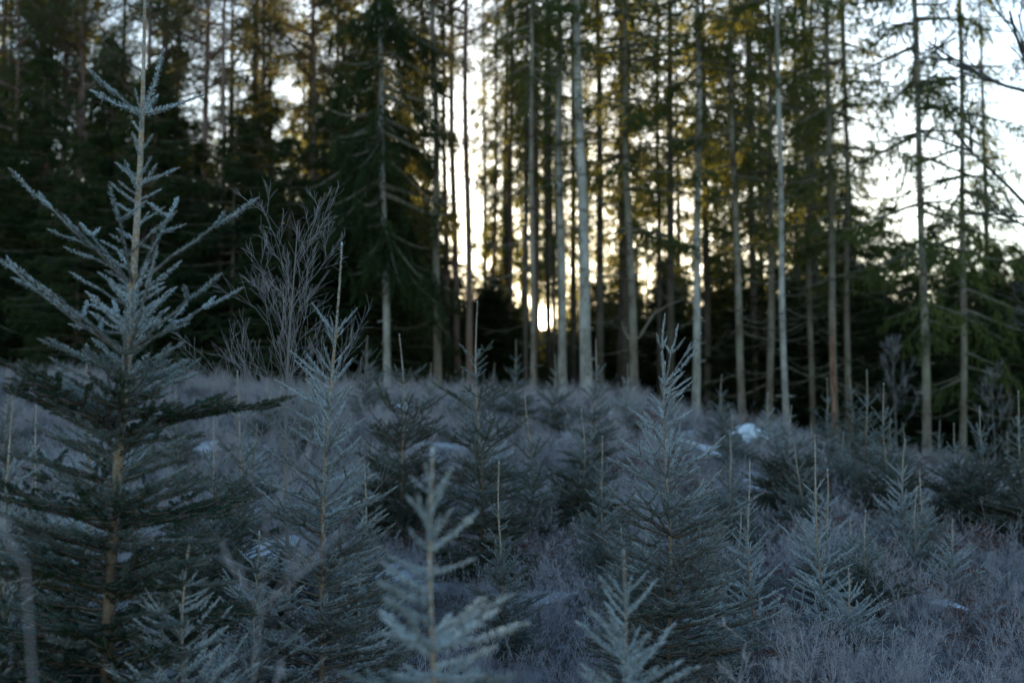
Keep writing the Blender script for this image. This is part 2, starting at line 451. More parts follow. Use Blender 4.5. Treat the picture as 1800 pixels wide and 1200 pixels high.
def fork_branches(t, at):         # the two thick upturned limbs low on one trunk
    mb = MB(); z0 = 1.35; X, Y, rr = at(z0)
    P = np.array([[X, 0, z0], [X - .10, -.03, z0 + .06], [X - .19, -.05, z0 + .22], [X - .24, -.06, z0 + .42]])
    tube(mb, P, [.03, .024, .018, .01], 6, 0); link('side_limb', mb.mesh('side_limb', M_grey, smooth=True), t)
    mb = MB(); P = np.array([[X, 0, z0], [X + .14, -.03, z0 + .1], [X + .28, -.05, z0 + .34], [X + .42, -.08, z0 + .56], [X + .72, -.12, z0 + .74], [X + 1.05, -.12, z0 + .86]])
    tube(mb, P, [.034, .028, .022, .017, .011, .006], 6, 0); link('side_limb', mb.mesh('side_limb', M_grey, smooth=True), t)
def red_wound(t, at):
    mb = MB(); n = 16; zs = np.linspace(.6, 3.0, n); V = []
    for i, q in enumerate(zs):
        X, Y, rr = at(q); hw = .55 * math.sin(math.pi * (i + .5) / n) ** .6 + random.uniform(-.1, .1)
        for k in range(5):
            a = -math.pi / 2 - .35 + hw * (k / 2 - 1); V.append((X + math.cos(a) * (rr + .006), Y + math.sin(a) * (rr + .006), q))
    ii = np.arange(n - 1)[:, None] * 5; jj = np.arange(4)[None, :]
    mb.add(V, np.stack([ii + jj, ii + jj + 1, ii + 5 + jj + 1, ii + 5 + jj], -1).reshape(-1, 4))
    link('bark_wound', mb.mesh('bark_wound', M_wound, smooth=True), t, )

G_F = 'mature spruces along the forest edge'
S = 'spruce_tree'
front = [
 # u_base, D, width_px, u_top, crown_base, bark, n_dead, cs, label, extra
 (682, 30, 15, 672, 2.9, M_pale, 0, .85, 'pale lone trunk under a heavy dark crown that starts low', 'U'),
 (768, 31, 16, 750, 6.5, M_grey, 6, .6, 'grey leaning trunk with a slow bend, next to red pine trunks', None),
 (936, 27, 10, 925, 6.0, M_grey, 5, .5, 'slim trunk just beside the low sun, standing closest to its glare', None),
 (990, 31, 17, 989, 5.8, M_pale, 7, .9, 'straight pale trunk first right of the sun', None),
 (1034, 28, 23, 1016, 6.6, M_pale, 8, 1.0, 'thickest pale trunk, leaning, ringed with dark knots beside the snowy mound', None),
 (1118, 29, 17, 1108, 3.6, M_grey, 9, 1.25, 'trunk with two thick upturned limbs forking low above the mound', fork_branches),
 (1162, 36, 10, 1160, 3.8, M_deep, 8, .9, 'thin dim trunk behind the frosted many-tipped sapling', None),
 (1221, 29, 16, 1214, 5.3, M_pale, 8, 1.05, 'smooth pale trunk rising behind the tips of the many-tipped sapling', None),
 (1308, 29, 15, 1295, 4.6, M_grey, 8, .95, 'pale trunk standing directly over the snow-capped boulder', None),
 (1326, 38, 10, 1322, 4.5, M_deep, 6, .8, 'thin brown trunk deep between the boulder trunk and its scaly neighbour', None),
 (1352, 32, 15, 1340, 4.0, M_grey, 9, 1.1, 'grey brown scaly trunk between two pale trunks near the boulder', None),
 (1382, 28, 13, 1377, 9.0, M_pale, 9, .9, 'slender whitish trunk, bare to the top of view, past the boulder', None),
 (1403, 40, 10, 1398, 4.2, M_deep, 5, .8, 'dim thin trunk just behind the slender whitish one', None),
 (1428, 34, 12, 1412, 4.6, M_grey, 10, .9, 'brown trunk with long drooping dead branches on both sides', None),
 (1467, 30, 15, 1450, 5.0, M_grey, 9, .9, 'trunk with a red peeled wound on its lower bark', red_wound),
 (1487, 33, 13, 1473, 3.3, M_grey, 7, 1.2, 'shaded grey trunk close behind the wounded one, heavy boughs', None),
 (1629, 27, 17, 1600, 2.2, M_grey, 4, 1.12, 'dark tapering trunk with short boughs against open white sky', None),
 (1690, 29, 14, 1674, 1.9, M_grey, 3, 1.15, 'spruce with layered drooping boughs, last trunk before the dark corner', None),
 (757, 36, 9, 740, 5.0, M_grey, 4, .8, 'thin brown trunk hidden close behind the grey leaning one', None),
 (922, 33, 9, 926, 5.5, M_deep, 4, .5, 'thin dark trunk just left of the sunlit gap', None),
 (1090, 42, 11, 1086, 5.0, M_deep, 4, .9, 'dusky trunk in the golden haze between thick and forked trunks', None),
 (976, 38, 9, 966, 6.5, M_deep, 3, .6, 'thin trunk silhouetted right against the sun', None),
]
for (u, D, w, ut, cb, m, nd, cs, lab, ex) in front:
    mature(S, u, D, w, ut, cb, m, lab, 'U' if ex == 'U' else 'A', G_F, ndead=nd * 2, deadz=(1.2, 8), cs=cs, extra=None if ex == 'U' else ex)

G_P = 'tall bare-stemmed pines'
pines = [
 (240, 36, 15, 258, 6.5, 'red pine behind the tip of the big frosted spruce'),
 (305, 40, 13, 309, 8.0, 'pine with grey stem between the frosted tip and a sky gap'),
 (351, 35, 17, 360, 7.5, 'stout red pine standing in the bright sky gap'),
 (381, 33, 12, 389, 9.0, 'thin pale pink pine stem that reaches low over dark firs'),
 (462, 37, 13, 469, 8.0, 'pine stem rising above the bare birch sapling'),
 (544, 36, 14, 549, 7.6, 'red pine, first of the close pair above the birch'),
 (562, 39, 11, 556, 8.6, 'greyer pine, second of the close pair above the birch'),
 (600, 38, 11, 604, 7.4, 'dark slim pine with tiers of short side twigs'),
 (676, 37, 16, 673, 7.6, 'broad brown pine above the lone pale trunk'),
 (730, 39, 9, 728, 7.0, 'very thin pine just before the grey leaning trunk'),
 (787, 36, 12, 779, 7.4, 'sunlit orange pine behind the grey leaning trunk'),
 (806, 35, 14, 799, 7.6, 'red pine, shorter-looking half of the pair near the pale one'),
 (829, 31, 14, 826, 8.4, 'tall pink grey pine edging the widest sky gap'),
 (862, 39, 9, 868, 5.5, 'dark thin pine standing alone in the white sky gap'),
 (893, 38, 12, 897, 5.6, 'backlit yellow mossy pine just left of twin dark stems'),
 (938, 35, 11, 936, 5.5, 'dark stem, one of twin stems over the sun'),
 (941, 38, 11, 944, 5.3, 'mossy stem, one of twin stems over the sun'),
 (20, 38, 11, 26, 6.0, 'crooked orange pine stem near the dark far edge'),
 (150, 37, 10, 148, 6.0, 'slim shaded pine between orange stem and frosted spruce'),
 (1297, 44, 10, 1290, 6.0, 'thin dark pine above the boulder trunk'),
]
for k, (u, D, w, ut, cb, lab) in enumerate(pines):
    mature('pine_tree', u, D, w, ut, cb, M_pine if k not in (3, 12) else M_pine, lab, 'P' if k not in (13, 14, 15, 16) else 'A', G_P, 'pine tree',
           H=random.uniform(15, 18), ndead=7, deadz=(3.5, 9), cs=1.0 if k not in (13, 14, 15, 16) else .5, stubs=False)

# dense dark young forest between and behind the trunks
G_U = 'dense dark spruces at the forest edge'
def under(u, D, vtop, width, label, group=G_U, curve=None):
    x = X_at(u, D); z = th(x, D); H = max(1.2, Z_at(vtop, D) - z)
    t = link('bushy_spruce', None, None, (x, D, z)); tag(t, label, 'spruce tree', group)
    mb = MB(); tube(mb, [[0, 0, -.2], [0, 0, H * .5], [0, 0, H * .98]], [.03 + .008 * H, .02 + .004 * H, .008], 7, 0)
    link('trunk', mb.mesh('trunk', M_deep, smooth=True), t)
    s = H / 8
    link('crown', random.choice(underP), t, (0, 0, .15), (0, 0, random.uniform(0, 6.28)), (width, width, s))
    return t
undl = [
 (-40, 33, 150, 1.2, 'dark spruce at the very edge behind the frosted branches'),
 (60, 34, 110, 1.2, 'tall black-green spruce behind the frosted tree\'s lowest side shoots'),
 (130, 31, 260, 1.0, 'shaded spruce directly behind the frosted tree\'s long side shoots'),
 (185, 36, 70, 1.2, 'tall dark spruce whose tip meets the pine crowns'),
 (262, 32, 120, 1.15, 'pointed black spruce just right of the frosted leader'),
 (330, 34, 250, 1.1, 'black spruce below the bright sky gap'),
 (405, 32, 210, 1.1, 'dark green spruce under the thin pink pine'),
 (450, 35, 170, 1.15, 'layered green spruce above the birch sapling'),
 (505, 31, 250, 1.1, 'green spruce directly behind the bare birch sapling'),
 (575, 33, 190, 1.2, 'broad green spruce behind the slim frosted spire'),
 (640, 32, 240, 1.15, 'wide dark spruce crowding the lone pale trunk'),
 (700, 35, 210, 1.1, 'dark spruce with golden rim right of the lone trunk'),
 (610, 38, 120, 1.3, 'tall dark spruce closing the wall above the slim spire'),
 (655, 41, 60, 1.3, 'tall dark spruce behind the heavy low crown'),
 (715, 42, 130, 1.2, 'tall dark spruce filling the wall beside the grey leaning trunk'),
 (760, 45, 300, 1.0, 'dark spruce behind the foot of the grey leaning trunk'),
 (290, 40, 90, 1.3, 'tall dark spruce behind the sky gap pines'),
 (725, 38, 330, .9, 'golden-lit spruce beside the grey leaning trunk'),
 (815, 42, 470, .8, 'low dark spruce under the red pine pair'),
 (868, 44, 480, .8, 'low dark spruce left of the sun'),
 (1050, 46, 500, .8, 'low dark spruce behind the thickest trunk'),
 (1110, 50, 490, .9, 'dim spruce behind the forked trunk'),
 (1180, 46, 500, .9, 'dim spruce behind the many-tipped sapling'),
 (1262, 45, 480, 1.0, 'dim spruce between two pale trunks'),
 (1345, 44, 470, 1.0, 'dim spruce behind the boulder'),
 (1420, 42, 460, 1.0, 'dim spruce behind the drooping dead branches'),
 (1500, 36, 340, 1.05, 'bushy black-green spruce past the wounded trunk'),
 (1560, 34, 370, 1.1, 'bushy dark spruce before the open sky gap'),
 (1600, 40, 430, 1.0, 'low dark spruce below the open sky gap'),
 (1655, 35, 400, 1.1, 'rounded dark spruce between the last two trunks'),
 (1720, 34, 430, 1.1, 'black spruce just past the last trunk'),
 (1775, 32, 440, 1.15, 'black spruce filling the far corner'),
 (1850, 33, 400, 1.2, 'black spruce cut off at the picture edge'),
]
for a in undl: under(*a)

# deep forest: thinner trees one behind another; nothing tells them apart
random.seed(21)
gl = 'thin dim spruce deep in the forest behind the edge trunks'
def sunray_dist(x, y): return abs(x - SUN.x / SUN.y * y)
cnt = 0; placed = []
while cnt < 120:
    D = random.uniform(41, 120); a = random.uniform(-.42, .42); x = a * D
    u = 900 + a * FPX
    if sunray_dist(x, D) < .4: continue
    if u > 1480 and random.random() < .8: continue
    if D > 62 and 600 < u < 1480 and random.random() < .62: continue
    if 640 < u < 1010 and random.random() < .65: continue
    if u > 1000 and random.random() < .4: continue
    if any((x - p) ** 2 + (D - q) ** 2 < 2.2 for p, q in placed): continue
    placed.append((x, D)); cnt += 1
    cb = random.uniform(3.5, 7)
    if sunray_dist(x, D) < 2.0: cb = max(cb, EYE + SUNS * D - th(x, D) + .6)
    if u > 1480: H = random.uniform(5, 8) ; cb = .5
    elif u < 650: H = random.uniform(12, 17)
    else: H = random.uniform(13, 19)
    t = link('far_spruce', None, None, (x, D, th(x, D))); tag(t, gl, 'spruce tree', 'deep forest trees')
    r0 = random.uniform(.08, .14)
    mb = MB(); tube(mb, [[0, 0, -.3], [0, 0, 1], [random.uniform(-.1, .1), 0, H * .5], [random.uniform(-.2, .2), 0, H]], [r0 * 1.3, r0, r0 * .7, .02], 7, 0)
    link('trunk', mb.mesh('trunk', M_deep, smooth=True), t)
    link('crown', random.choice(crownF), t, (0, 0, cb), (0, 0, random.uniform(0, 6.28)), (random.uniform(.7, 1.1),) * 2 + ((H + .3 - cb) / 12,))
gl4 = 'full green spruce close behind the pale edge trunks'
for (u, D, cb) in ((1008, 44, 3.0), (925, 52, 4.5), (852, 55, 6.0), (984, 58, 3.2), (1036, 62, 3.0), (1055, 35, 3.6), (1100, 36, 4.0), (1180, 35, 4.4), (1245, 37, 3.8), (1500, 42, 2.2), (1742, 44, 2.5), (1330, 37, 4.0), (1440, 38, 4.0), (965, 45, 7.4)):
    x = X_at(u, D); H = random.uniform(14, 18); cs = .6 if D > 43 else 1.0
    if sunray_dist(x, D) < 1.4 * cs: cb = max(cb, EYE + SUNS * D - th(x, D) + .5)
    t = link('back_spruce', None, None, (x, D, th(x, D))); tag(t, gl4, 'spruce tree', 'spruces just behind the edge trunks')
    mb = MB(); tube(mb, [[0, 0, -.3], [0, 0, 1], [random.uniform(-.1, .1), 0, H * .5], [random.uniform(-.2, .2), 0, H]], [.13, .1, .08, .02], 7, 0)
    link('trunk', mb.mesh('trunk', M_deep, smooth=True), t)
    link('crown', random.choice(crownA), t, (0, 0, cb), (0, 0, random.uniform(0, 6.28)), (cs, cs, (H + .3 - cb) / 13))
for (u, D) in ((946, 62), (966, 70), (955, 84), (938, 56), (975, 55)):
    x = X_at(u, D); cb = EYE + SUNS * D - th(x, D) + random.uniform(.7, 1.0); H = random.uniform(12, 15)
    t = link('back_spruce', None, None, (x, D, th(x, D))); tag(t, 'slender spruce standing in the glare over the low sun', 'spruce tree', 'slender spruces in the sun gap')
    mb = MB(); o = .45 if x > SUN.x / SUN.y * D else -.45
    tube(mb, [[0, 0, -.3], [0, 0, 2], [.05, 0, H * .5], [0, 0, H]], [.07, .06, .045, .02], 6, 0)
    link('trunk', mb.mesh('trunk', M_deep, smooth=True), t)
    link('crown', random.choice(crownF), t, (0, 0, cb), (0, 0, random.uniform(0, 6.28)), (.5, .5, (H + .3 - cb) / 12))
gl3 = 'thin pine among the dark crowns behind the tallest frosted spruce'
for k in range(15):
    D = random.uniform(38, 52); u = random.uniform(-60, 640) if k > 8 else random.uniform(-60, 260); x = X_at(u, D); H = random.uniform(13, 16)
    t = link('far_pine', None, None, (x, D, th(x, D))); tag(t, gl3, 'pine tree', 'thin far pines')
    r0 = random.uniform(.09, .15)
    mb = MB(); tube(mb, [[0, 0, -.3], [0, 0, 1], [random.uniform(-.15, .15), 0, H * .5], [random.uniform(-.2, .2), 0, H]], [r0 * 1.3, r0, r0 * .8, .03], 7, 0)
    link('trunk', mb.mesh('trunk', M_pine, smooth=True), t)
    cb = random.uniform(5.5, 8); link('crown', random.choice(crownP), t, (0, 0, cb), (0, 0, random.uniform(0, 6.28)), (1.15, 1.15, (H + .3 - cb) / 7))
gl2 = 'low dark spruce thicket tree deep behind the edge trunks'
cnt = 0
while cnt < 190:
    D = 37 + 85 * random.random() ** 1.7; a = random.uniform(-.42, .42); x = a * D
    u = 900 + a * FPX
    s = sunray_dist(x, D)
    ztop = Z_at(random.uniform(430, 530) if u > 680 else random.uniform(150, 420), D)
    if s < 2.5: ztop = min(ztop, EYE + SUNS * D + (s - .8) * 1.9)
    H = ztop - th(x, D)
    if H < .9: continue
    cnt += 1
    t = link('thicket_spruce', None, None, (x, D, th(x, D))); tag(t, gl2, 'spruce tree', 'low thicket trees')
    link('crown', random.choice(underP), t, (0, 0, .05), (0, 0, random.uniform(0, 6.28)), (min(1.2, .3 + H * .16),) * 2 + (H / 8,))
# the wood closes beyond: one far mass of trees
mb = MB(); random.seed(5)
for k in range(330):
    D = random.uniform(128, 165); a = random.uniform(-.6, .6); x = a * D; H = Z_at(random.uniform(560, 600), D) - th(x, D)
    if sunray_dist(x, D) < 6: H = min(H, EYE + SUNS * D - 1.2 - th(x, D))
    n = 150; q = rng.uniform(0, 1, n) ; rad = (1 - q) * 1.9 * rng.uniform(.3, 1, n); az = rng.uniform(0, 6.28, n)
    P = np.stack([x + rad * np.cos(az), D + rad * np.sin(az), th(x, D) + q * H], 1)
    Dd = unit(np.stack([np.cos(az), np.sin(az), rng.uniform(-.6, .1, n)], 1)); W = unit(np.cross(Dd, rng.normal(0, 1, (n, 3))))
    V, F = fast_quads(P, Dd, W, .9, .45); mb.add(V, F, 0, np.repeat(rng.uniform(0, 1, n), 4))
far = link('far_woods', mb.mesh('far_woods', M_under, 'var')); tag(far, 'far dark edge of the wood beyond the trunks', kind='stuff')

# ---------------------------------------------------------------- young frosted spruces: branch shapes shared by all
def needles(mb, P, frost, dens, nl, nw, up_bias=.25):
    """needles all round a shoot that follows the polyline P"""
    seg = np.linalg.norm(np.diff(P, axis=0), axis=1); L = seg.sum(); n = max(6, int(L * dens))
    s = rng.uniform(0, L, n); cum = np.concatenate([[0], np.cumsum(seg)])
    B = np.stack([np.interp(s, cum, P[:, k]) for k in range(3)], 1)
    T0 = unit(np.diff(P, axis=0)); idx = np.clip(np.searchsorted(cum, s) - 1, 0, len(T0) - 1); T = T0[idx]
    rr = unit(rng.normal(0, 1, (n, 3))); rad = unit(rr - (rr * T).sum(1)[:, None] * T + np.array([0, 0, up_bias]))
    ang = rng.uniform(.7, 1.15, n)[:, None]
    D = unit(T * np.cos(ang) + rad * np.sin(ang))
    W = unit(np.cross(D, rng.normal(0, 1, (n, 3))))
    ln = nl * rng.uniform(.75, 1.15, n) * np.clip((L - s) / .02, .5, 1)
    hw = (W * nw * .5)
    tip = B + D * ln[:, None]
    V = np.stack([B + hw * .8, B - hw * .8, tip - hw, tip + hw], 1).reshape(-1, 3)
    up = D[:, 2] * .22
    up = up * (.15 + frost); fb = np.clip(frost * .22 + up * .5, 0, 1); ft = np.clip(frost * rng.uniform(.6, 1.5, n) + up, 0, 1)
    mb.add(V, np.arange(4 * n).reshape(-1, 4), 0, np.stack([fb, fb, ft, ft], 1).ravel())

def shoot(mb, p, d, age, seglen, depth, outer, K):
    """a branch grown year by year: each year a straight shoot, side shoots at each node"""
    d = unit(np.array(d, float)); p = np.array(p, float)
    pts = [p]; side0 = unit(np.cross([0, 0, 1.], d))
    for yr in range(age):
        d = unit(d + np.array([0, 0, K.get('up', .05)]) + rng.normal(0, .035, 3)); L = seglen * random.uniform(.8, 1.15) * (1.0 if yr < age - 1 else .95)
        mid = p + d * L * .5 + np.array([0, 0, -.006]) ; e = p + d * L
        young = age - yr            # years this piece is old
        Pp = np.array([p, mid, e])
        rad = .0022 + .0011 * young
        fr = outer * (1.05, .36, .10, .04, .02, .0)[min(5, young - 1)]
        tube(mb, Pp, [rad, rad * .9, rad * .8], 4, 1, min(1, .1 + outer * (.9, .5, .2, .1, 0, 0)[min(5, young - 1)]))
        if young <= 5:
            needles(mb, Pp, fr, K['dens'] * (1 - .12 * (young - 1)), K['nl'], K['nw'])
        if yr < age - 1 and depth > 0:
            for sgn in (-1, 1):
                if random.random() < K.get('latp', .9):
                    a = sgn * random.uniform(.65, .95); s = unit(np.cross([0, 0, 1.], d))
                    dd = d * math.cos(a) + s * math.sin(a) + np.array([0, 0, random.uniform(-.05, .12)])
                    shoot(mb, e, dd, min(age - yr - 1, 4 if depth == 2 else 2), seglen * random.uniform(.6, .85), depth - 1, outer * random.uniform(.75, 1.05), K)
            for _ in range(1 if random.random() < .3 else 0):
                q = random.uniform(.3, .8); a = random.choice([-1, 1]) * random.uniform(.8, 1.2); s = unit(np.cross([0, 0, 1.], d))
                dd = d * math.cos(a) + s * math.sin(a) + np.array([0, 0, .1])
                shoot(mb, p + d * L * q, dd, 1, seglen * random.uniform(.35, .6), 0, outer * .9, K)
        if yr == age - 1:          # a fat bud with frost at the tip
            tube(mb, [e, e + d * .006, e + d * .013], [.003, .0040, .001], 4, 1, outer * outer)
        p = e
AGES = {1: .17, 2: .30, 3: .42, 4: .54, 5: .65, 6: .76}
def protos(K, nvar, outer):
    out = {}
    for a, L in AGES.items():
        out[a] = []
        for _ in range(nvar):
            ny = max(1, round(L / K['seg'])) if 'seg' in K else a
            K['up'] = random.uniform(-.03, .08); mb = MB(); shoot(mb, (0, 0, 0), (1, 0, 0), ny, L / ny, 0 if a == 1 else (1 if a < 3 or 'seg' in K else 2), outer * max(K.get('floor', .04), K['top'] - K['fall'] * a), K)
            out[a].append(mb.mesh('branch', [M_needle, M_twig]))
    return out
random.seed(3)
KH = dict(top=1.2, fall=.25, dens=1300, nl=.0105, nw=.0016, floor=.05)
PR = protos(KH, 4, .80)
KO = dict(top=1.05, fall=.06, dens=1200, nl=.0105, nw=.0016, latp=.55, seg=.185)
PO = protos(KO, 5, .80)          # open, long-jointed top branches
PF = protos(dict(KH, nl=.015, nw=.0019, top=1.2, fall=.32, floor=.03, latp=.7), 4, .74)
PFO = protos(dict(KO, nl=.0125, nw=.0018, latp=.45), 5, .82)
KL = dict(top=.85, fall=.24, dens=520, nl=.016, nw=.0028)
PL = protos(KL, 4, .62)

def young(u, vtop, D, label, group='young frosted spruces', lean=0.0, inc=None, wide=1.0, P=PR, nb=5, elev_top=42, tips=None, thick=1.0, lowstart=.06, H=None, internode=1.0, low=1.25, Lf=None, elevs=None, dy=0.0, name='young_spruce'):
    x = X_at(u, D); z0 = th(x, D)
    if H is None: H = Z_at(vtop, D) - z0
    t = link(name, None, None, (x, D, z0)); tag(t, label, 'spruce tree', group)
    if inc is None:
        n = 5 if H < 1.0 else (6 if H < 1.6 else 7)
        w = np.array([1.45, 1.1, 1., .85, .75, .65, .55][:n]) * rng.uniform(.85, 1.15, n); inc = list(w / w.sum() * H * .97)
    # trunk from the ground up with nodes
    n = 14; zz = np.linspace(-.05, H, n); q = zz / H
    xx = lean * H * q + .005 * (1 + H) * np.sin(q * 7 + random.uniform(0, 6)) + random.uniform(-.05, .05) * np.clip(q - .7, 0, 1) * H; yy = .006 * np.cos(q * 8 + random.uniform(0, 6)) 
    r = (.003 + (.0062 * H) * (1 - q) ** .9 * 1.0) * thick
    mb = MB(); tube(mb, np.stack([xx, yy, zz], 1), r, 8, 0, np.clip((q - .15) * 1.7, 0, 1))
    # nodes swell a little
    for k in range(1, len(inc)):
        zc = H - sum(inc[:k]); rr = float(np.interp(zc, zz, r))
        X, Y = float(np.interp(zc, zz, xx)), float(np.interp(zc, zz, yy))
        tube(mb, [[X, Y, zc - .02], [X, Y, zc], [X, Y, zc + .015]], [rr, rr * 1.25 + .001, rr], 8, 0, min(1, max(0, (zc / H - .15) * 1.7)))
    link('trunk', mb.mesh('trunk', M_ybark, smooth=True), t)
    # needles on the leader itself
    mb = MB(); zl = np.linspace(H - inc[0], H, 5)
    PP = np.stack([np.interp(zl, zz, xx), np.interp(zl, zz, yy), zl], 1)
    needles(mb, PP, .7, KH['dens'] * (.2 if P is PL else .42), .010, .0015, 0)
    tube(mb, [PP[-1], PP[-1] + [0, 0, .008], PP[-1] + [0, 0, .02]], [.004, .006, .001], 5, 1, 1)
    link('leader_needles', mb.mesh('leader_needles', [M_needle, M_twig]), t)
    def put(zc, az, el, L, age, P=P):
        age = min(AGES, key=lambda a: abs(math.log(AGES[a] * 1.12 / max(L, .05)))); X, Y = float(np.interp(zc, zz, xx)), float(np.interp(zc, zz, yy))
        src = random.choice(P[age]); s = L / AGES[age]
        m = Matrix.Rotation(az, 4, 'Z') @ Matrix.Rotation(-R(el), 4, 'Y') @ Matrix.Rotation(random.uniform(-.2, .2), 4, 'X')
        link('branch', src, t, (X, Y, zc), m.to_euler(), s)
    PT = PO if P is PR else (PFO if P is PF else P)
    if tips:
        for (az, el, L, a) in tips: put(H - inc[0], az, el, L, a, PT)
    zc = H; tot = 0
    for k, dz in enumerate(inc):
        zc -= dz; tot += dz
        if zc < lowstart: break
        age = k + 1
        L = min((.50 * tot + .02) * wide, (.21 + .12 * H) * wide * (1.0 if k < 4 else .95))
        if Lf: L = Lf[0] + Lf[1] * tot
        el = (elevs or [elev_top, 38, 30, 22, 14, 8, 4, 2])[min(k, 7)]
        a0 = random.uniform(0, 6.28); m = nb + (3 if k >= 2 else 0)
        if not (k == 0 and tips):
            for b in range(m):
                put(zc + random.uniform(-.012, .012), a0 + b * 6.283 / m + random.uniform(-.3, .3), el + random.uniform(-7, 7), L * random.uniform(.8, 1.12), age, PT if k < 3 else P)
        # short branches between this node and the next one below
        if k + 1 < len(inc):
            nxt = inc[k + 1]; m2 = int((8 + 18 * nxt + 3 * min(k, 4)) * internode * (low if k >= 1 else 1))
            for b in range(m2):
                f = random.uniform(.08, .93); L2 = (.12 + .075 * k + .04 * f) * random.uniform(.7, 1.2) * wide
                put(zc - f * nxt, random.uniform(0, 6.28), el * .8 + random.uniform(-8, 10), L2, 1, PT if k < 2 else P)
    return t

random.seed(12)
# the four that carry the foreground
young(200, -60, 5.5, 'tallest frosted spruce, its leader running out of the top of the frame', lean=.022, wide=1.05, nb=5, low=1.5, P=PF,
      inc=[.60, .68, .27, .31, .36, .36, .34, .25], elev_top=36, thick=1.25, internode=1.1,
      tips=[(math.pi * .96, 38, .34, 1), (math.pi * 1.02, 24, .25, 1), (0.1, 17, .24, 1), (2.8, 68, .12, 1), (-.2, 70, .24, 1), (1.4, 35, .2, 1)])
young(558, 432, 6.4, 'slim frosted spire with a long bare leader next to the birch sapling', lean=.035, inc=[.40, .22, .3, .3, .3, .3, .28], Lf=(.09, .16), internode=.9, elev_top=48, thick=.95)
young(1172, 640, 7.4, 'sharply frosted sapling with a crown of several upright tips', inc=[.10, .13, .36, .3, .28, .25, .22], wide=1.1, nb=6, elev_top=40, thick=.95,
      tips=[(math.pi * .9, 80, .34, 1), (.4, 76, .31, 1), (1.5, 78, .2, 1), (.1, 48, .30, 1), (-.3, 40, .25, 1), (4.6, 78, .16, 1)])
young(768, 797, 3.5, 'small blurred spruce with fat frosted shoots, standing before all others', inc=[.11, .19, .24, .26, .22, .2], nb=5, internode=.8, P=PF, Lf=(.085, .11), elevs=[45, 22, 8, 5, 2, 0, 0, 0])
young(1092, 975, 4.4, 'short soft frosted spruce low at the foot of the many-tipped sapling', inc=[.13, .17, .2, .22, .2, .18], P=PF, Lf=(.07, .14), elev_top=45, thick=.8)
young(155, 610, 6.6, 'half hidden spruce with an orange stem behind the tallest frosted one', wide=1.1)
young(20, 700, 5.6, 'frosted spruce crowding the tallest one from the picture edge', wide=1.1)
young(330, 960, 5.4, 'low frosted spruce whose long shoots cross under the tallest one', wide=1.25, elev_top=25, inc=[.14, .2, .25, .25, .2])
young(455, 940, 6.2, 'low frosted spruce at the foot of the birch sapling', wide=1.2, elev_top=30, inc=[.15, .2, .25, .25, .2])
mids = [
 (846, 532, 11.0, 1.0, 'tall spruce with a long leader above the small blurred one'),
 (712, 590, 12.5, 1.25, 'wide dark-footed spruce right of the slim frosted spire'),
 (684, 700, 13.5, 1.1, 'bushy spruce filling the gap beside the wide dark-footed one'),
 (938, 690, 12.0, .95, 'medium spruce with orange stem below the low sun'),
 (884, 815, 9.0, .75, 'small thin frosted spruce above the bracken heap'),
 (1030, 722, 12.5, 1.15, 'pale spruce between the sun and the many-tipped sapling'),
 (1060, 770, 10.5, 1.0, 'spruce touching the sapling whose skirt hides a dark hollow'),
 (1322, 812, 8.0, .62, 'spruce with orange stem in front of the dark bushy one'),
 (1437, 770, 8.6, .62, 'spruce with a long stick-like leader near the snow shelf'),
 (1383, 715, 14.0, 1.2, 'round bushy dark green spruce below the slender whitish trunk'),
 (1560, 676, 13.5, 1.15, 'dark spruce with a thick frosted leader near the sky gap trunk'),
 (1601, 858, 10.5, 1.0, 'smaller frosted spruce in front of the thick-leader one'),
 (1480, 762, 15.5, 1.0, 'spruce wedged between two taller long-leader ones'),
 (1677, 746, 14.0, 1.1, 'spruce left of the twin by the dark corner'),
 (1732, 716, 13.5, 1.15, 'spruce with a frosty cross-shaped top near the dark corner'),
 (1796, 690, 13.0, 1.1, 'spruce cut by the picture edge, below the dark corner'),
 (430, 655, 10.5, .9, 'thin frosted spruce left of the birch sapling'),
 (365, 735, 9.5, 1.0, 'low spruce by the snow streak behind the tallest one'),
 (635, 820, 9.5, 1.0, 'low bushy spruce right of the slim frosted spire'),
 (76, 715, 9.0, .9, 'thin spruce seen through the tallest one\'s side shoots'),
 (1285, 760, 12.0, .9, 'light spruce just under the snow-capped boulder'),
 (1510, 900, 9.5, 1.1, 'low spreading spruce behind the snow shelf'),
 (1130, 880, 9.5, .9, 'low spruce pressed behind the many-tipped sapling'),
 (1250, 965, 8.0, .9, 'low spruce with long fine twigs before the snow shelf'),
 (1480, 1000, 8.4, 1.0, 'low wide spruce among the reddish grass'),
 (640, 1010, 7.2, .8, 'low spruce between the slim spire and the small blurred one'),
]
for (u, v, D, w, lab) in mids:
    young(u, v, D, lab, wide=w * random.uniform(.95, 1.2), thick=1.1, low=random.uniform(.9, 1.5), lean=random.uniform(-.05, .05), nb=random.choice((3, 4, 5)), P=PR if D < 9 else PL, elev_top=random.uniform(36, 50))
for k in range(20):
    D = random.uniform(9.5, 19); u = random.uniform(430, 1780); hh = random.uniform(.55, 1.05)
    young(u, 0, D, 'small frosted spruce half sunk in the grass of the clearing', 'small scattered spruces in the clearing', P=PL if k % 2 else PR, H=hh,
          wide=random.uniform(.9, 1.25), nb=4, internode=.7, lean=random.uniform(-.08, .08), thick=1.2)
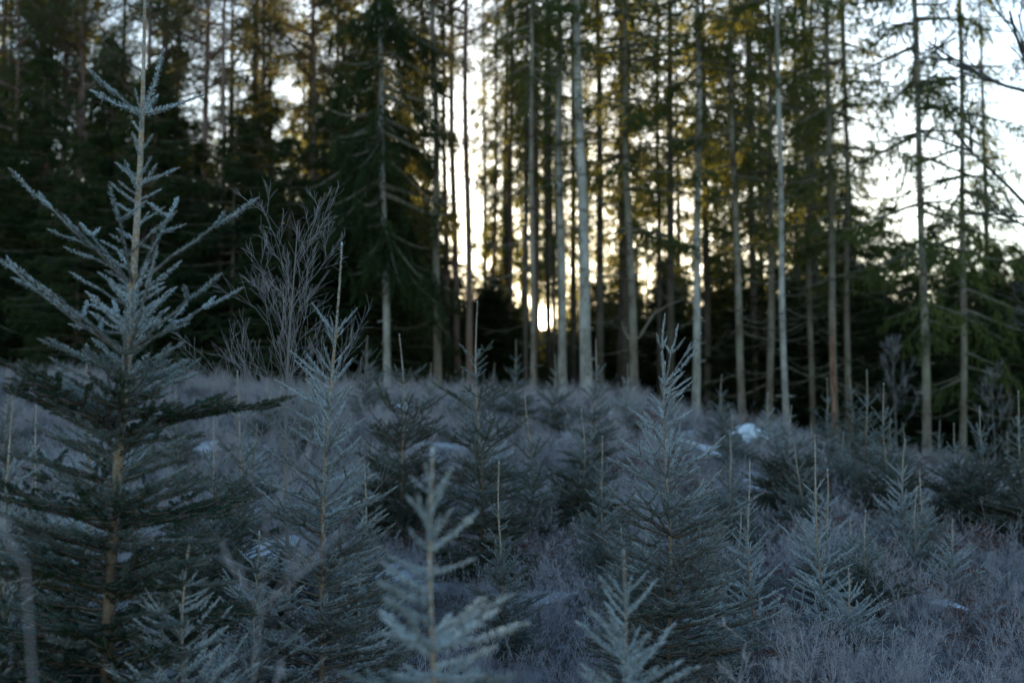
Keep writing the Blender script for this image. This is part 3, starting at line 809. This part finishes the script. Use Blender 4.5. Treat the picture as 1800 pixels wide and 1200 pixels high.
# further back: tips above the mound
random.seed(31)
backs = [
 (645, 592, 21, 'stick-like leader nearest the birch sapling on the mound edge'),
 (757, 640, 20, 'short-tipped spruce below the grey leaning trunk'),
 (668, 655, 22, 'tiny spruce at the foot of the lone pale trunk'),
 (815, 648, 20, 'spruce with plain stick leader below the red pines'),
 (867, 640, 21, 'twin-tipped spruce behind the tall long-leader one'),
 (906, 600, 20, 'thin tall leader left of the low sun'),
 (975, 625, 19, 'green feathery spruce just right of the sun'),
 (1046, 598, 16, 'lanky spruce before the thickest pale trunk'),
 (1010, 690, 20, 'short spruce on the mound near the thickest trunk'),
 (1095, 665, 21, 'stub-topped spruce below the forked trunk'),
 (1268, 660, 20, 'small spruce right of the smooth pale trunk'),
 (1286, 720, 17, 'small spruce touching the boulder'),
 (1425, 745, 17, 'low spruce under the drooping dead branches'),
 (1455, 665, 19, 'tall leader left of the wounded trunk'),
 (1497, 645, 20, 'tall leader right of the wounded trunk'),
 (1523, 652, 17, 'spruce with double stick leader in the dark gap'),
 (1590, 745, 18, 'short spruce behind the thick frosted leader'),
 (1650, 740, 20, 'small spruce at the foot of the dark tapering trunk'),
 (1700, 790, 18, 'small spruce at the foot of the last trunk'),
 (1770, 760, 19, 'small spruce in the black corner'),
 (540, 650, 18, 'spruce behind the slim spire on the mound'),
 (470, 665, 19, 'spruce behind the birch sapling on the mound'),
 (310, 680, 17, 'spruce seen past the tallest one, above the snow streak'),
 (10, 650, 16, 'spruce beside the snowy bank'),
 (1350, 690, 21, 'tip showing above the snow-capped boulder'),
 (1184, 690, 22, 'tip showing behind the many-tipped sapling'),
]
for (u, v, D, lab) in backs:
    young(u, v, D, lab, 'small spruces on the mound', P=PL, wide=.95, nb=4, internode=.6, thick=1.3)

# ---------------------------------------------------------------- birch sapling and other bare trees
def woody(mb, p, d, L, r, depth, spread, up, nseg=6, kids=5, m=0, mind=.0012, shrink=.6):
    pts = [np.array(p, float)]; d = unit(np.array(d, float)); dirs = [d]
    for k in range(nseg):
        d = unit(d + rng.normal(0, .09, 3) + np.array([0, 0, up])); pts.append(pts[-1] + d * L / nseg); dirs.append(d)
    P = np.array(pts); rr = np.linspace(r, max(mind, r * .35), len(P))
    tube(mb, P, rr, 5 if r > .006 else 3, m, np.clip(.3 + .25 * (3 - depth) + 0 * rr, 0, 1))
    if depth <= 0: return P, dirs
    for k in range(kids):
        q = random.uniform(.22, .97); i = min(nseg, int(q * nseg)); b = P[i] + (P[min(i + 1, nseg)] - P[i]) * random.random() * .9
        s = unit(np.cross(dirs[i], rng.normal(0, 1, 3))); a = random.uniform(*spread)
        woody(mb, b, dirs[i] * math.cos(a) + s * math.sin(a), L * shrink * random.uniform(.6, 1.1) * (1.15 - .6 * q), max(mind, r * .5), depth - 1, spread, up, nseg, kids, m, mind, shrink)
    return P, dirs
random.seed(8)
def birch(u, vtop, D, label, n_limb=20, sc=1.0, name='birch_sapling'):
    x = X_at(u, D); z = th(x, D); H = Z_at(vtop, D) - z
    t = link(name, None, None, (x, D, z)); tag(t, label, 'bare sapling')
    mb = MB(); n = 16; q = np.linspace(0, 1, n)
    P = np.stack([.02 * np.sin(q * 7) + .03 * q, .02 * np.cos(q * 6), -.05 + q * H], 1)
    tube(mb, P, .002 + .011 * (1 - q) ** .8 * H / 2.5, 7, 0, .35); link('trunk', mb.mesh('trunk', M_birch, smooth=True), t)
    for k in range(n_limb):
        q0 = .28 + .68 * (k / n_limb) ** .9; b = [np.interp(q0, q, P[:, i]) for i in range(3)]
        az = k * 2.4 + random.uniform(-.4, .4); el = random.uniform(.85, 1.2)
        L = H * (.34 * (1 - q0) ** .6 + .05) * random.uniform(.8, 1.2)
        mb = MB(); woody(mb, b, (math.cos(az) * math.cos(el), math.sin(az) * math.cos(el), math.sin(el)), L, .0022 * sc, 2, (.3, .75), .05, 6, 7, mind=.0007 * sc)
        link('branch', mb.mesh('branch', M_birch), t)
birch(503, 368, 7.0, 'bare frosted birch sapling full of fine twigs beside the slim spire', sc=1.0)
birch(1572, 590, 24, 'thin pale birch deep in the dark gap below the sky', 12, 1.3)
birch(1745, 640, 22, 'pale bare sapling in the black corner', 10, 1.3)
birch(545, 600, 27, 'bare brown sapling standing behind the slim spire', 8, 1.6)

def bare_tree():
    D = 17; x = X_at(1905, D); z = th(x, D)
    t = link('bare_oak', None, None, (x, D, z)); tag(t, 'bare black broadleaf tree reaching crooked boughs into the top corner', 'bare tree')
    mb = MB(); P = np.array([[0, 0, -.2], [.02, 0, 1.5], [-.05, 0, 3.2], [.05, 0, 5], [.1, 0, 7.5]]); tube(mb, P, [.16, .12, .1, .08, .04], 9, 0)
    link('trunk', mb.mesh('trunk', M_oak, smooth=True), t)
    for (b, d, L, r) in (((-.02, 0, 3.0), (-.95, 0, .75), 2.2, .035), ((.02, 0, 4.0), (-.55, -.1, 1.2), 2.4, .04), ((.05, 0, 5.0), (-1, .2, .35), 2.0, .03),
                         ((.05, 0, 4.6), (-.4, .5, 1), 2.2, .03), ((.05, 0, 5.0), (.8, .1, .8), 2.4, .04), ((0, 0, 3.4), (.9, -.2, .5), 2.2, .04), ((0, 0, 2.4), (-.8, .1, .25), 1.0, .012)):
        mb = MB(); woody(mb, b, d, L, r, 3, (.4, .95), .04, 7, 5, mind=.004, shrink=.58); link('bough', mb.mesh('bough', M_oak, smooth=True), t)
bare_tree()

# ---------------------------------------------------------------- boulders and snow
def blob(mb, c, rx, ry, rz, m=0, bump=.25, nu=22, nv=12, cut=-.5, seed=0.0):
    uu = np.linspace(0, 2 * math.pi, nu, endpoint=False); vv = np.linspace(cut, math.pi / 2, nv)
    V = []
    for v in vv:
        for a in uu:
            d = Vector((math.cos(a) * math.cos(v), math.sin(a) * math.cos(v), math.sin(v)))
            k = 1 + bump * noise.fractal(d * 1.7 + Vector((seed, seed, 0)), 1.0, 2.0, 4)
            V.append((c[0] + d.x * rx * k, c[1] + d.y * ry * k, c[2] + d.z * rz * k))
    i = np.arange(nv - 1)[:, None] * nu; j = np.arange(nu)[None, :]; k = (j + 1) % nu
    mb.add(V, np.stack([i + j, i + k, i + nu + k, i + nu + j], -1).reshape(-1, 4), m)
def boulder(u, v, D, rx, rz, label, cap=True, seed=1.0):
    x = X_at(u, D); z = th(x, D); top = Z_at(v, D)
    t = link('boulder', None, None, (x, D, z)); tag(t, label, 'boulder')
    h = max(.12, top - z)
    mb = MB(); blob(mb, (0, 0, 0), rx, rx * .8, h * .93, seed=seed); link('rock', mb.mesh('rock', M_rock, smooth=True), t)
    if cap:
        mb = MB(); blob(mb, (-.05, -.03, h * .28), rx * .9, rx * .72, h * .74, seed=seed, cut=-.02, bump=.22); link('snow_cap', mb.mesh('snow_cap', M_snow, smooth=True), t)
boulder(1318, 748, 22, .5, .3, 'boulder under a smooth cap of snow at the end of the mound')
boulder(822, 688, 23, .3, .2, 'mossy stone on the mound below the red pines', False, 3.0)

def snow_patch(u, v, rx, ry, name='snow_patch', label='', seed=0):
    # walk the ray down to the ground
    r = ray(u, v); d = 3.0; found = None
    while d < 34:
        p = Vector((0, 0, EYE)) + r * (d / r.y)
        if p.z <= th(p.x, p.y): found = d; break
        d += .1
    if found is None: found = 24
    cx, cy0 = X_at(u, found), found
    mb = MB(); nu, nv = 36, 7; V = []
    for k in range(nv):
        q = k / (nv - 1)
        for a in range(nu):
            an = a / nu * 6.2832; w = .72 + .7 * noise.fractal(Vector((math.cos(an) * 1.5 + seed, math.sin(an) * 1.5, seed)), 1., 2., 4)
            X = cx + math.cos(an) * rx * w * (1 - q); Y = cy0 + math.sin(an) * ry * w * (1 - q)
            V.append((X, Y, th(X, Y) + .035 * (1 - (1 - q) ** 3) - .02 + .03 * noise.noise(Vector((X * 4, Y * 4, 0)))))
    i = np.arange(nv - 1)[:, None] * nu; j = np.arange(nu)[None, :]; k = (j + 1) % nu
    mb.add(V, np.stack([i + j, i + k, i + nu + k, i + nu + j], -1).reshape(-1, 4))
    o = link(name, mb.mesh(name, M_snow, smooth=True)); tag(o, label, 'snow patch', 'old snow patches', 'stuff')
    return (cx, cy0, rx, ry)
SP = [snow_patch(*a) for a in (
 (1085, 735, .8, 1.6, 'snow_patch', 'snow streak on the mound crest right of the thickest trunk', 1),
 (1000, 765, .35, .7, 'snow_patch', 'snow spot on the mound slope below the sun', 2),
 (1190, 760, .6, .8, 'snow_patch', 'long snow streak behind the many-tipped sapling', 3),
 (1235, 785, .5, .9, 'snow_patch', 'snow spot close to the capped boulder', 4),
 (360, 790, .3, .5, 'snow_patch', 'snow streak behind the tallest frosted spruce', 5),
 (980, 1055, .32, .3, 'snow_patch', 'snow patch below the bracken heap', 6),
 (1285, 1010, .5, .5, 'snow_patch', 'snow shelf right of the many-tipped sapling', 7),
 (1470, 955, .2, .12, 'snow_patch', 'narrow snow strip among reddish grass', 8),
 (1650, 1060, .22, .5, 'snow_patch', 'broken snow patch in the grass toward the corner', 9),
 (760, 885, .14, .2, 'snow_patch', 'snow spot behind the small blurred spruce', 10),
 (900, 955, .2, .2, 'snow_patch', 'small snow lump above the bracken heap', 11),
 (700, 712, .4, .6, 'snow_patch', 'faint snow streak near the lone pale trunk', 12),
 (1330, 855, .3, .4, 'snow_patch', 'snow scrap below the round bushy spruce', 13),
 (1700, 860, .15, .2, 'snow_patch', 'snow scrap between the corner spruces', 14))]

# ---------------------------------------------------------------- grass, weeds, bracken
random.seed(77)
def blade(mb, b, az, L, lean, w, curl, fr):
    n = 5; q = np.linspace(0, 1, n); f = np.array([math.cos(az), math.sin(az), 0]); s = np.array([-math.sin(az), math.cos(az), 0])
    th_ = lean + curl * q ** 1.5; dx = np.cumsum(np.sin(th_)) * L / n; dz = np.cumsum(np.cos(th_)) * L / n
    P = np.asarray(b) + f * dx[:, None] + np.array([0, 0, 1]) * dz[:, None]; ww = (w * (1 - .55 * q))[:, None]
    V = np.stack([P - s * ww * .5, P + s * ww * .5], 1).reshape(-1, 3); i = np.arange(n - 1) * 2
    mb.add(V, np.stack([i, i + 1, i + 3, i + 2], -1), 0, np.repeat(np.clip(fr * (.6 + .5 * q), 0, 1), 2))
def tuft_grass():
    mb = MB()
    for _ in range(56):
        blade(mb, (random.gauss(0, .07), random.gauss(0, .07), -.02), random.uniform(0, 6.28), random.uniform(.14, .42), random.uniform(0, .6), random.uniform(.003, .0062), random.uniform(.2, 2.0), random.uniform(.1, 1.1))
    return mb.mesh('frosted_grass', M_grass)
def tuft_flat():
    mb = MB()
    for _ in range(60):
        blade(mb, (random.gauss(0, .12), random.gauss(0, .12), -.01), random.uniform(0, 6.28), random.uniform(.1, .3), random.uniform(.5, 1.3), random.uniform(.0035, .0062), random.uniform(.2, 1.2), random.uniform(.1, 1))
    return mb.mesh('frosted_grass', M_grass)
def tuft_weed(n=9, h=(.25, .6), r=.0019):
    mb = MB()
    for _ in range(n):
        az = random.uniform(0, 6.28); d = (math.cos(az) * .28, math.sin(az) * .28, 1)
        woody(mb, (random.gauss(0, .09), random.gauss(0, .09), -.02), d, random.uniform(*h), r, 2, (.4, .9), .03, 4, 4, mind=.0013, shrink=.5)
    return mb.mesh('frosted_weed', M_weed)
def bracken_mesh():
    mb = MB()
    for _ in range(9):
        az = random.uniform(0, 6.28); f = np.array([math.cos(az), math.sin(az), 0]); s = np.array([-math.sin(az), math.cos(az), 0]); L = random.uniform(.3, .6)
        q = np.linspace(0, 1, 12); P = f * (L * q)[:, None] + np.array([0, 0, 1]) * (.55 * L * np.sin(q * 2.6))[:, None]
        tube(mb, P, np.linspace(.003, .0012, 12), 3, 0, .2)
        for i in range(2, 12):
            for sg in (-1, 1):
                l = .14 * (1 - q[i] * .8) * random.uniform(.7, 1.2); d = unit(s * sg + f * .4 + np.array([0, 0, random.uniform(-.7, .1)]))
                m = 9; qq = np.linspace(.1, 1, m)[:, None]; B = P[i] + d * l * qq
                D = unit(np.cross(d, [0, 0, 1]) * rng.choice([-1, 1], m)[:, None] + rng.normal(0, .4, (m, 3))); W = unit(np.cross(D, rng.normal(0, 1, (m, 3))))
                V, F = fast_quads(B, D, W, .032 * (1.1 - qq[:, 0] * .7), .012); mb.add(V, F, 0, np.repeat(rng.uniform(0, .7, m), 4))
    return mb.mesh('bracken', M_fern)
tufts = [tuft_grass() for _ in range(5)] + [tuft_flat() for _ in range(3)] + [tuft_weed() for _ in range(4)]
def instancer(name, meshes, pts, scl, rot, label):
    pc = bpy.data.collections.new(name + '_shapes')
    for k, m in enumerate(meshes):
        pc.objects.link(bpy.data.objects.new('shape_%02d' % k, m))
    n = len(pts); me = bpy.data.meshes.new(name); me.vertices.add(n); me.vertices.foreach_set('co', np.asarray(pts, np.float32).ravel())
    a = me.attributes.new('scl', 'FLOAT', 'POINT'); a.data.foreach_set('value', np.asarray(scl, np.float32))
    a = me.attributes.new('rot', 'FLOAT_VECTOR', 'POINT'); a.data.foreach_set('vector', np.asarray(rot, np.float32).ravel())
    a = me.attributes.new('pick', 'INT', 'POINT'); a.data.foreach_set('value', rng.integers(0, len(meshes), n).astype(np.int32))
    o = link(name, me)
    g = bpy.data.node_groups.new(name, 'GeometryNodeTree')
    g.interface.new_socket('Geometry', in_out='INPUT', socket_type='NodeSocketGeometry'); g.interface.new_socket('Geometry', in_out='OUTPUT', socket_type='NodeSocketGeometry')
    gi = g.nodes.new('NodeGroupInput'); go = g.nodes.new('NodeGroupOutput'); ci = g.nodes.new('GeometryNodeCollectionInfo')
    ci.inputs['Collection'].default_value = pc; ci.inputs['Separate Children'].default_value = True; ci.inputs['Reset Children'].default_value = True
    ip = g.nodes.new('GeometryNodeInstanceOnPoints'); ip.inputs['Pick Instance'].default_value = True
    def na(nm, ty):
        q = g.nodes.new('GeometryNodeInputNamedAttribute'); q.data_type = ty; q.inputs['Name'].default_value = nm; return q.outputs['Attribute']
    g.links.new(gi.outputs[0], ip.inputs['Points']); g.links.new(ci.outputs[0], ip.inputs['Instance'])
    g.links.new(na('pick', 'INT'), ip.inputs['Instance Index']); g.links.new(na('scl', 'FLOAT'), ip.inputs['Scale'])
    er = g.nodes.new('FunctionNodeEulerToRotation'); g.links.new(na('rot', 'FLOAT_VECTOR'), er.inputs[0]); g.links.new(er.outputs[0], ip.inputs['Rotation'])
    g.links.new(ip.outputs[0], go.inputs[0])
    md = o.modifiers.new('scatter', 'NODES'); md.node_group = g
    tag(o, label, kind='stuff'); return o
def scatter(n, y0, y1, power, smin, smax, avoid=.85, spread=.48):
    y = y0 + (y1 - y0) * rng.uniform(0, 1, n) ** power; x = rng.uniform(-1, 1, n) * (y * spread + 1.5)
    keep = np.ones(n, bool)
    for (cx, cy0, rx, ry) in SP: keep &= ~((((x - cx) / rx) ** 2 + ((y - cy0) / ry) ** 2 < avoid) & (rng.uniform(0, 1, n) < .8))
    dn = np.array([noise.noise(Vector((a * .6, b * .6, 3))) for a, b in zip(x, y)]); keep &= rng.uniform(0, 1, n) < np.clip(.62 + dn * 1.5, .12, 1)
    x, y = x[keep], y[keep]; dn = dn[keep]
    P = np.stack([x, y, terr(x, y)], 1); s = rng.uniform(smin, smax, len(x)) * (1 + .35 * dn)
    rot = np.stack([rng.normal(0, .12, len(x)), rng.normal(0, .12, len(x)), rng.uniform(0, 6.28, len(x))], 1)
    return P, s, rot
P1, s1, r1 = scatter(22000, 4.5, 30, .95, .38, .85)
instancer('grass', tufts, P1, s1, r1, 'frosted pale grass and fine weeds covering the clearing')
P2, s2, r2 = scatter(480, 7, 27, 1.1, .5, 1.0)
k2 = (P2[:, 0] > 1.0) | (rng.uniform(0, 1, len(P2)) < .35); P2, s2, r2 = P2[k2], s2[k2], r2[k2]
fern = [bracken_mesh() for _ in range(4)]
instancer('dead_undergrowth', fern, P2, s2, r2, 'rusty dead bracken showing through the frosted grass')

def hit(u, v, dmax=34):
    r = ray(u, v); d = 2.0
    while d < dmax:
        p = Vector((0, 0, EYE)) + r * (d / r.y)
        if p.z <= th(p.x, p.y): return p
        d += .05
    return None
brk = [(925, 1030, 1.0, 'rusty bracken clump at the left of the dark hollow'), (965, 1010, 1.1, 'tallest rusty bracken clump arching over the dark hollow'),
       (1010, 1005, 1.0, 'rusty bracken clump touching the skirted spruce'), (1645, 985, 1.0, 'reddish bracken under the corner spruces'),
       (1560, 1000, .9, 'reddish bracken beside the low wide spruce'), (1420, 960, .8, 'small bracken clump near the narrow snow strip'),
       (640, 1160, .7, 'small rusty bracken clump by the small blurred spruce'), (1700, 990, .9, 'reddish bracken clump closest to the corner')]
for (u, v, s, lab) in brk:
    p = hit(u, v) or Vector((X_at(u, 10), 10, th(X_at(u, 10), 10)))
    t = link('bracken', random.choice(fern), None, (p.x, p.y, th(p.x, p.y)), (0, 0, random.uniform(0, 6)), (s, s, s)); tag(t, lab, 'dead fern', 'dead bracken clumps')

# tall frosted stalks close to the lens
def stalk(u, vtop, D, lean, label, r=.004, L2=.5):
    x = X_at(u, D); z = th(x, D); H = Z_at(vtop, D) - z; t = link('weed_stalk', None, None, (x, D, z)); tag(t, label, 'weed stalk', 'frosted stalks close to the lens')
    mb = MB(); n = 9; q = np.linspace(0, 1, n); P = np.stack([lean * q ** 1.6 + .01 * np.sin(q * 9), .03 * q, -.05 + H * q], 1)
    tube(mb, P, np.linspace(r, r * .5, n), 5, 0, .85); link('stem', mb.mesh('stem', M_weed, smooth=True), t)
    for k in range(5):
        i = random.randint(4, n - 1); az = random.choice([0, math.pi]) + random.uniform(-.6, .6); mb = MB()
        woody(mb, P[i], (math.cos(az) * .7, math.sin(az) * .7, .8), L2 * random.uniform(.25, .5), r * .5, 1, (.4, .8), .02, 5, 3, mind=.0015); link('side_stem', mb.mesh('side_stem', M_weed), t)
stalk(112, 930, 1.9, -.06, 'out of focus frosted stalk nearest the bottom corner', .0025, .3)
stalk(395, 860, 2.6, .07, 'blurred bent stalk under the low long-shoot spruce', .0018, .35)
stalk(1320, 1080, 4.2, .12, 'pale arching stalk low under the orange-stemmed spruce', .0025, .25)
stalk(1215, 1100, 4.4, .16, 'pale arching stalk beside the many-tipped sapling', .0025, .25)
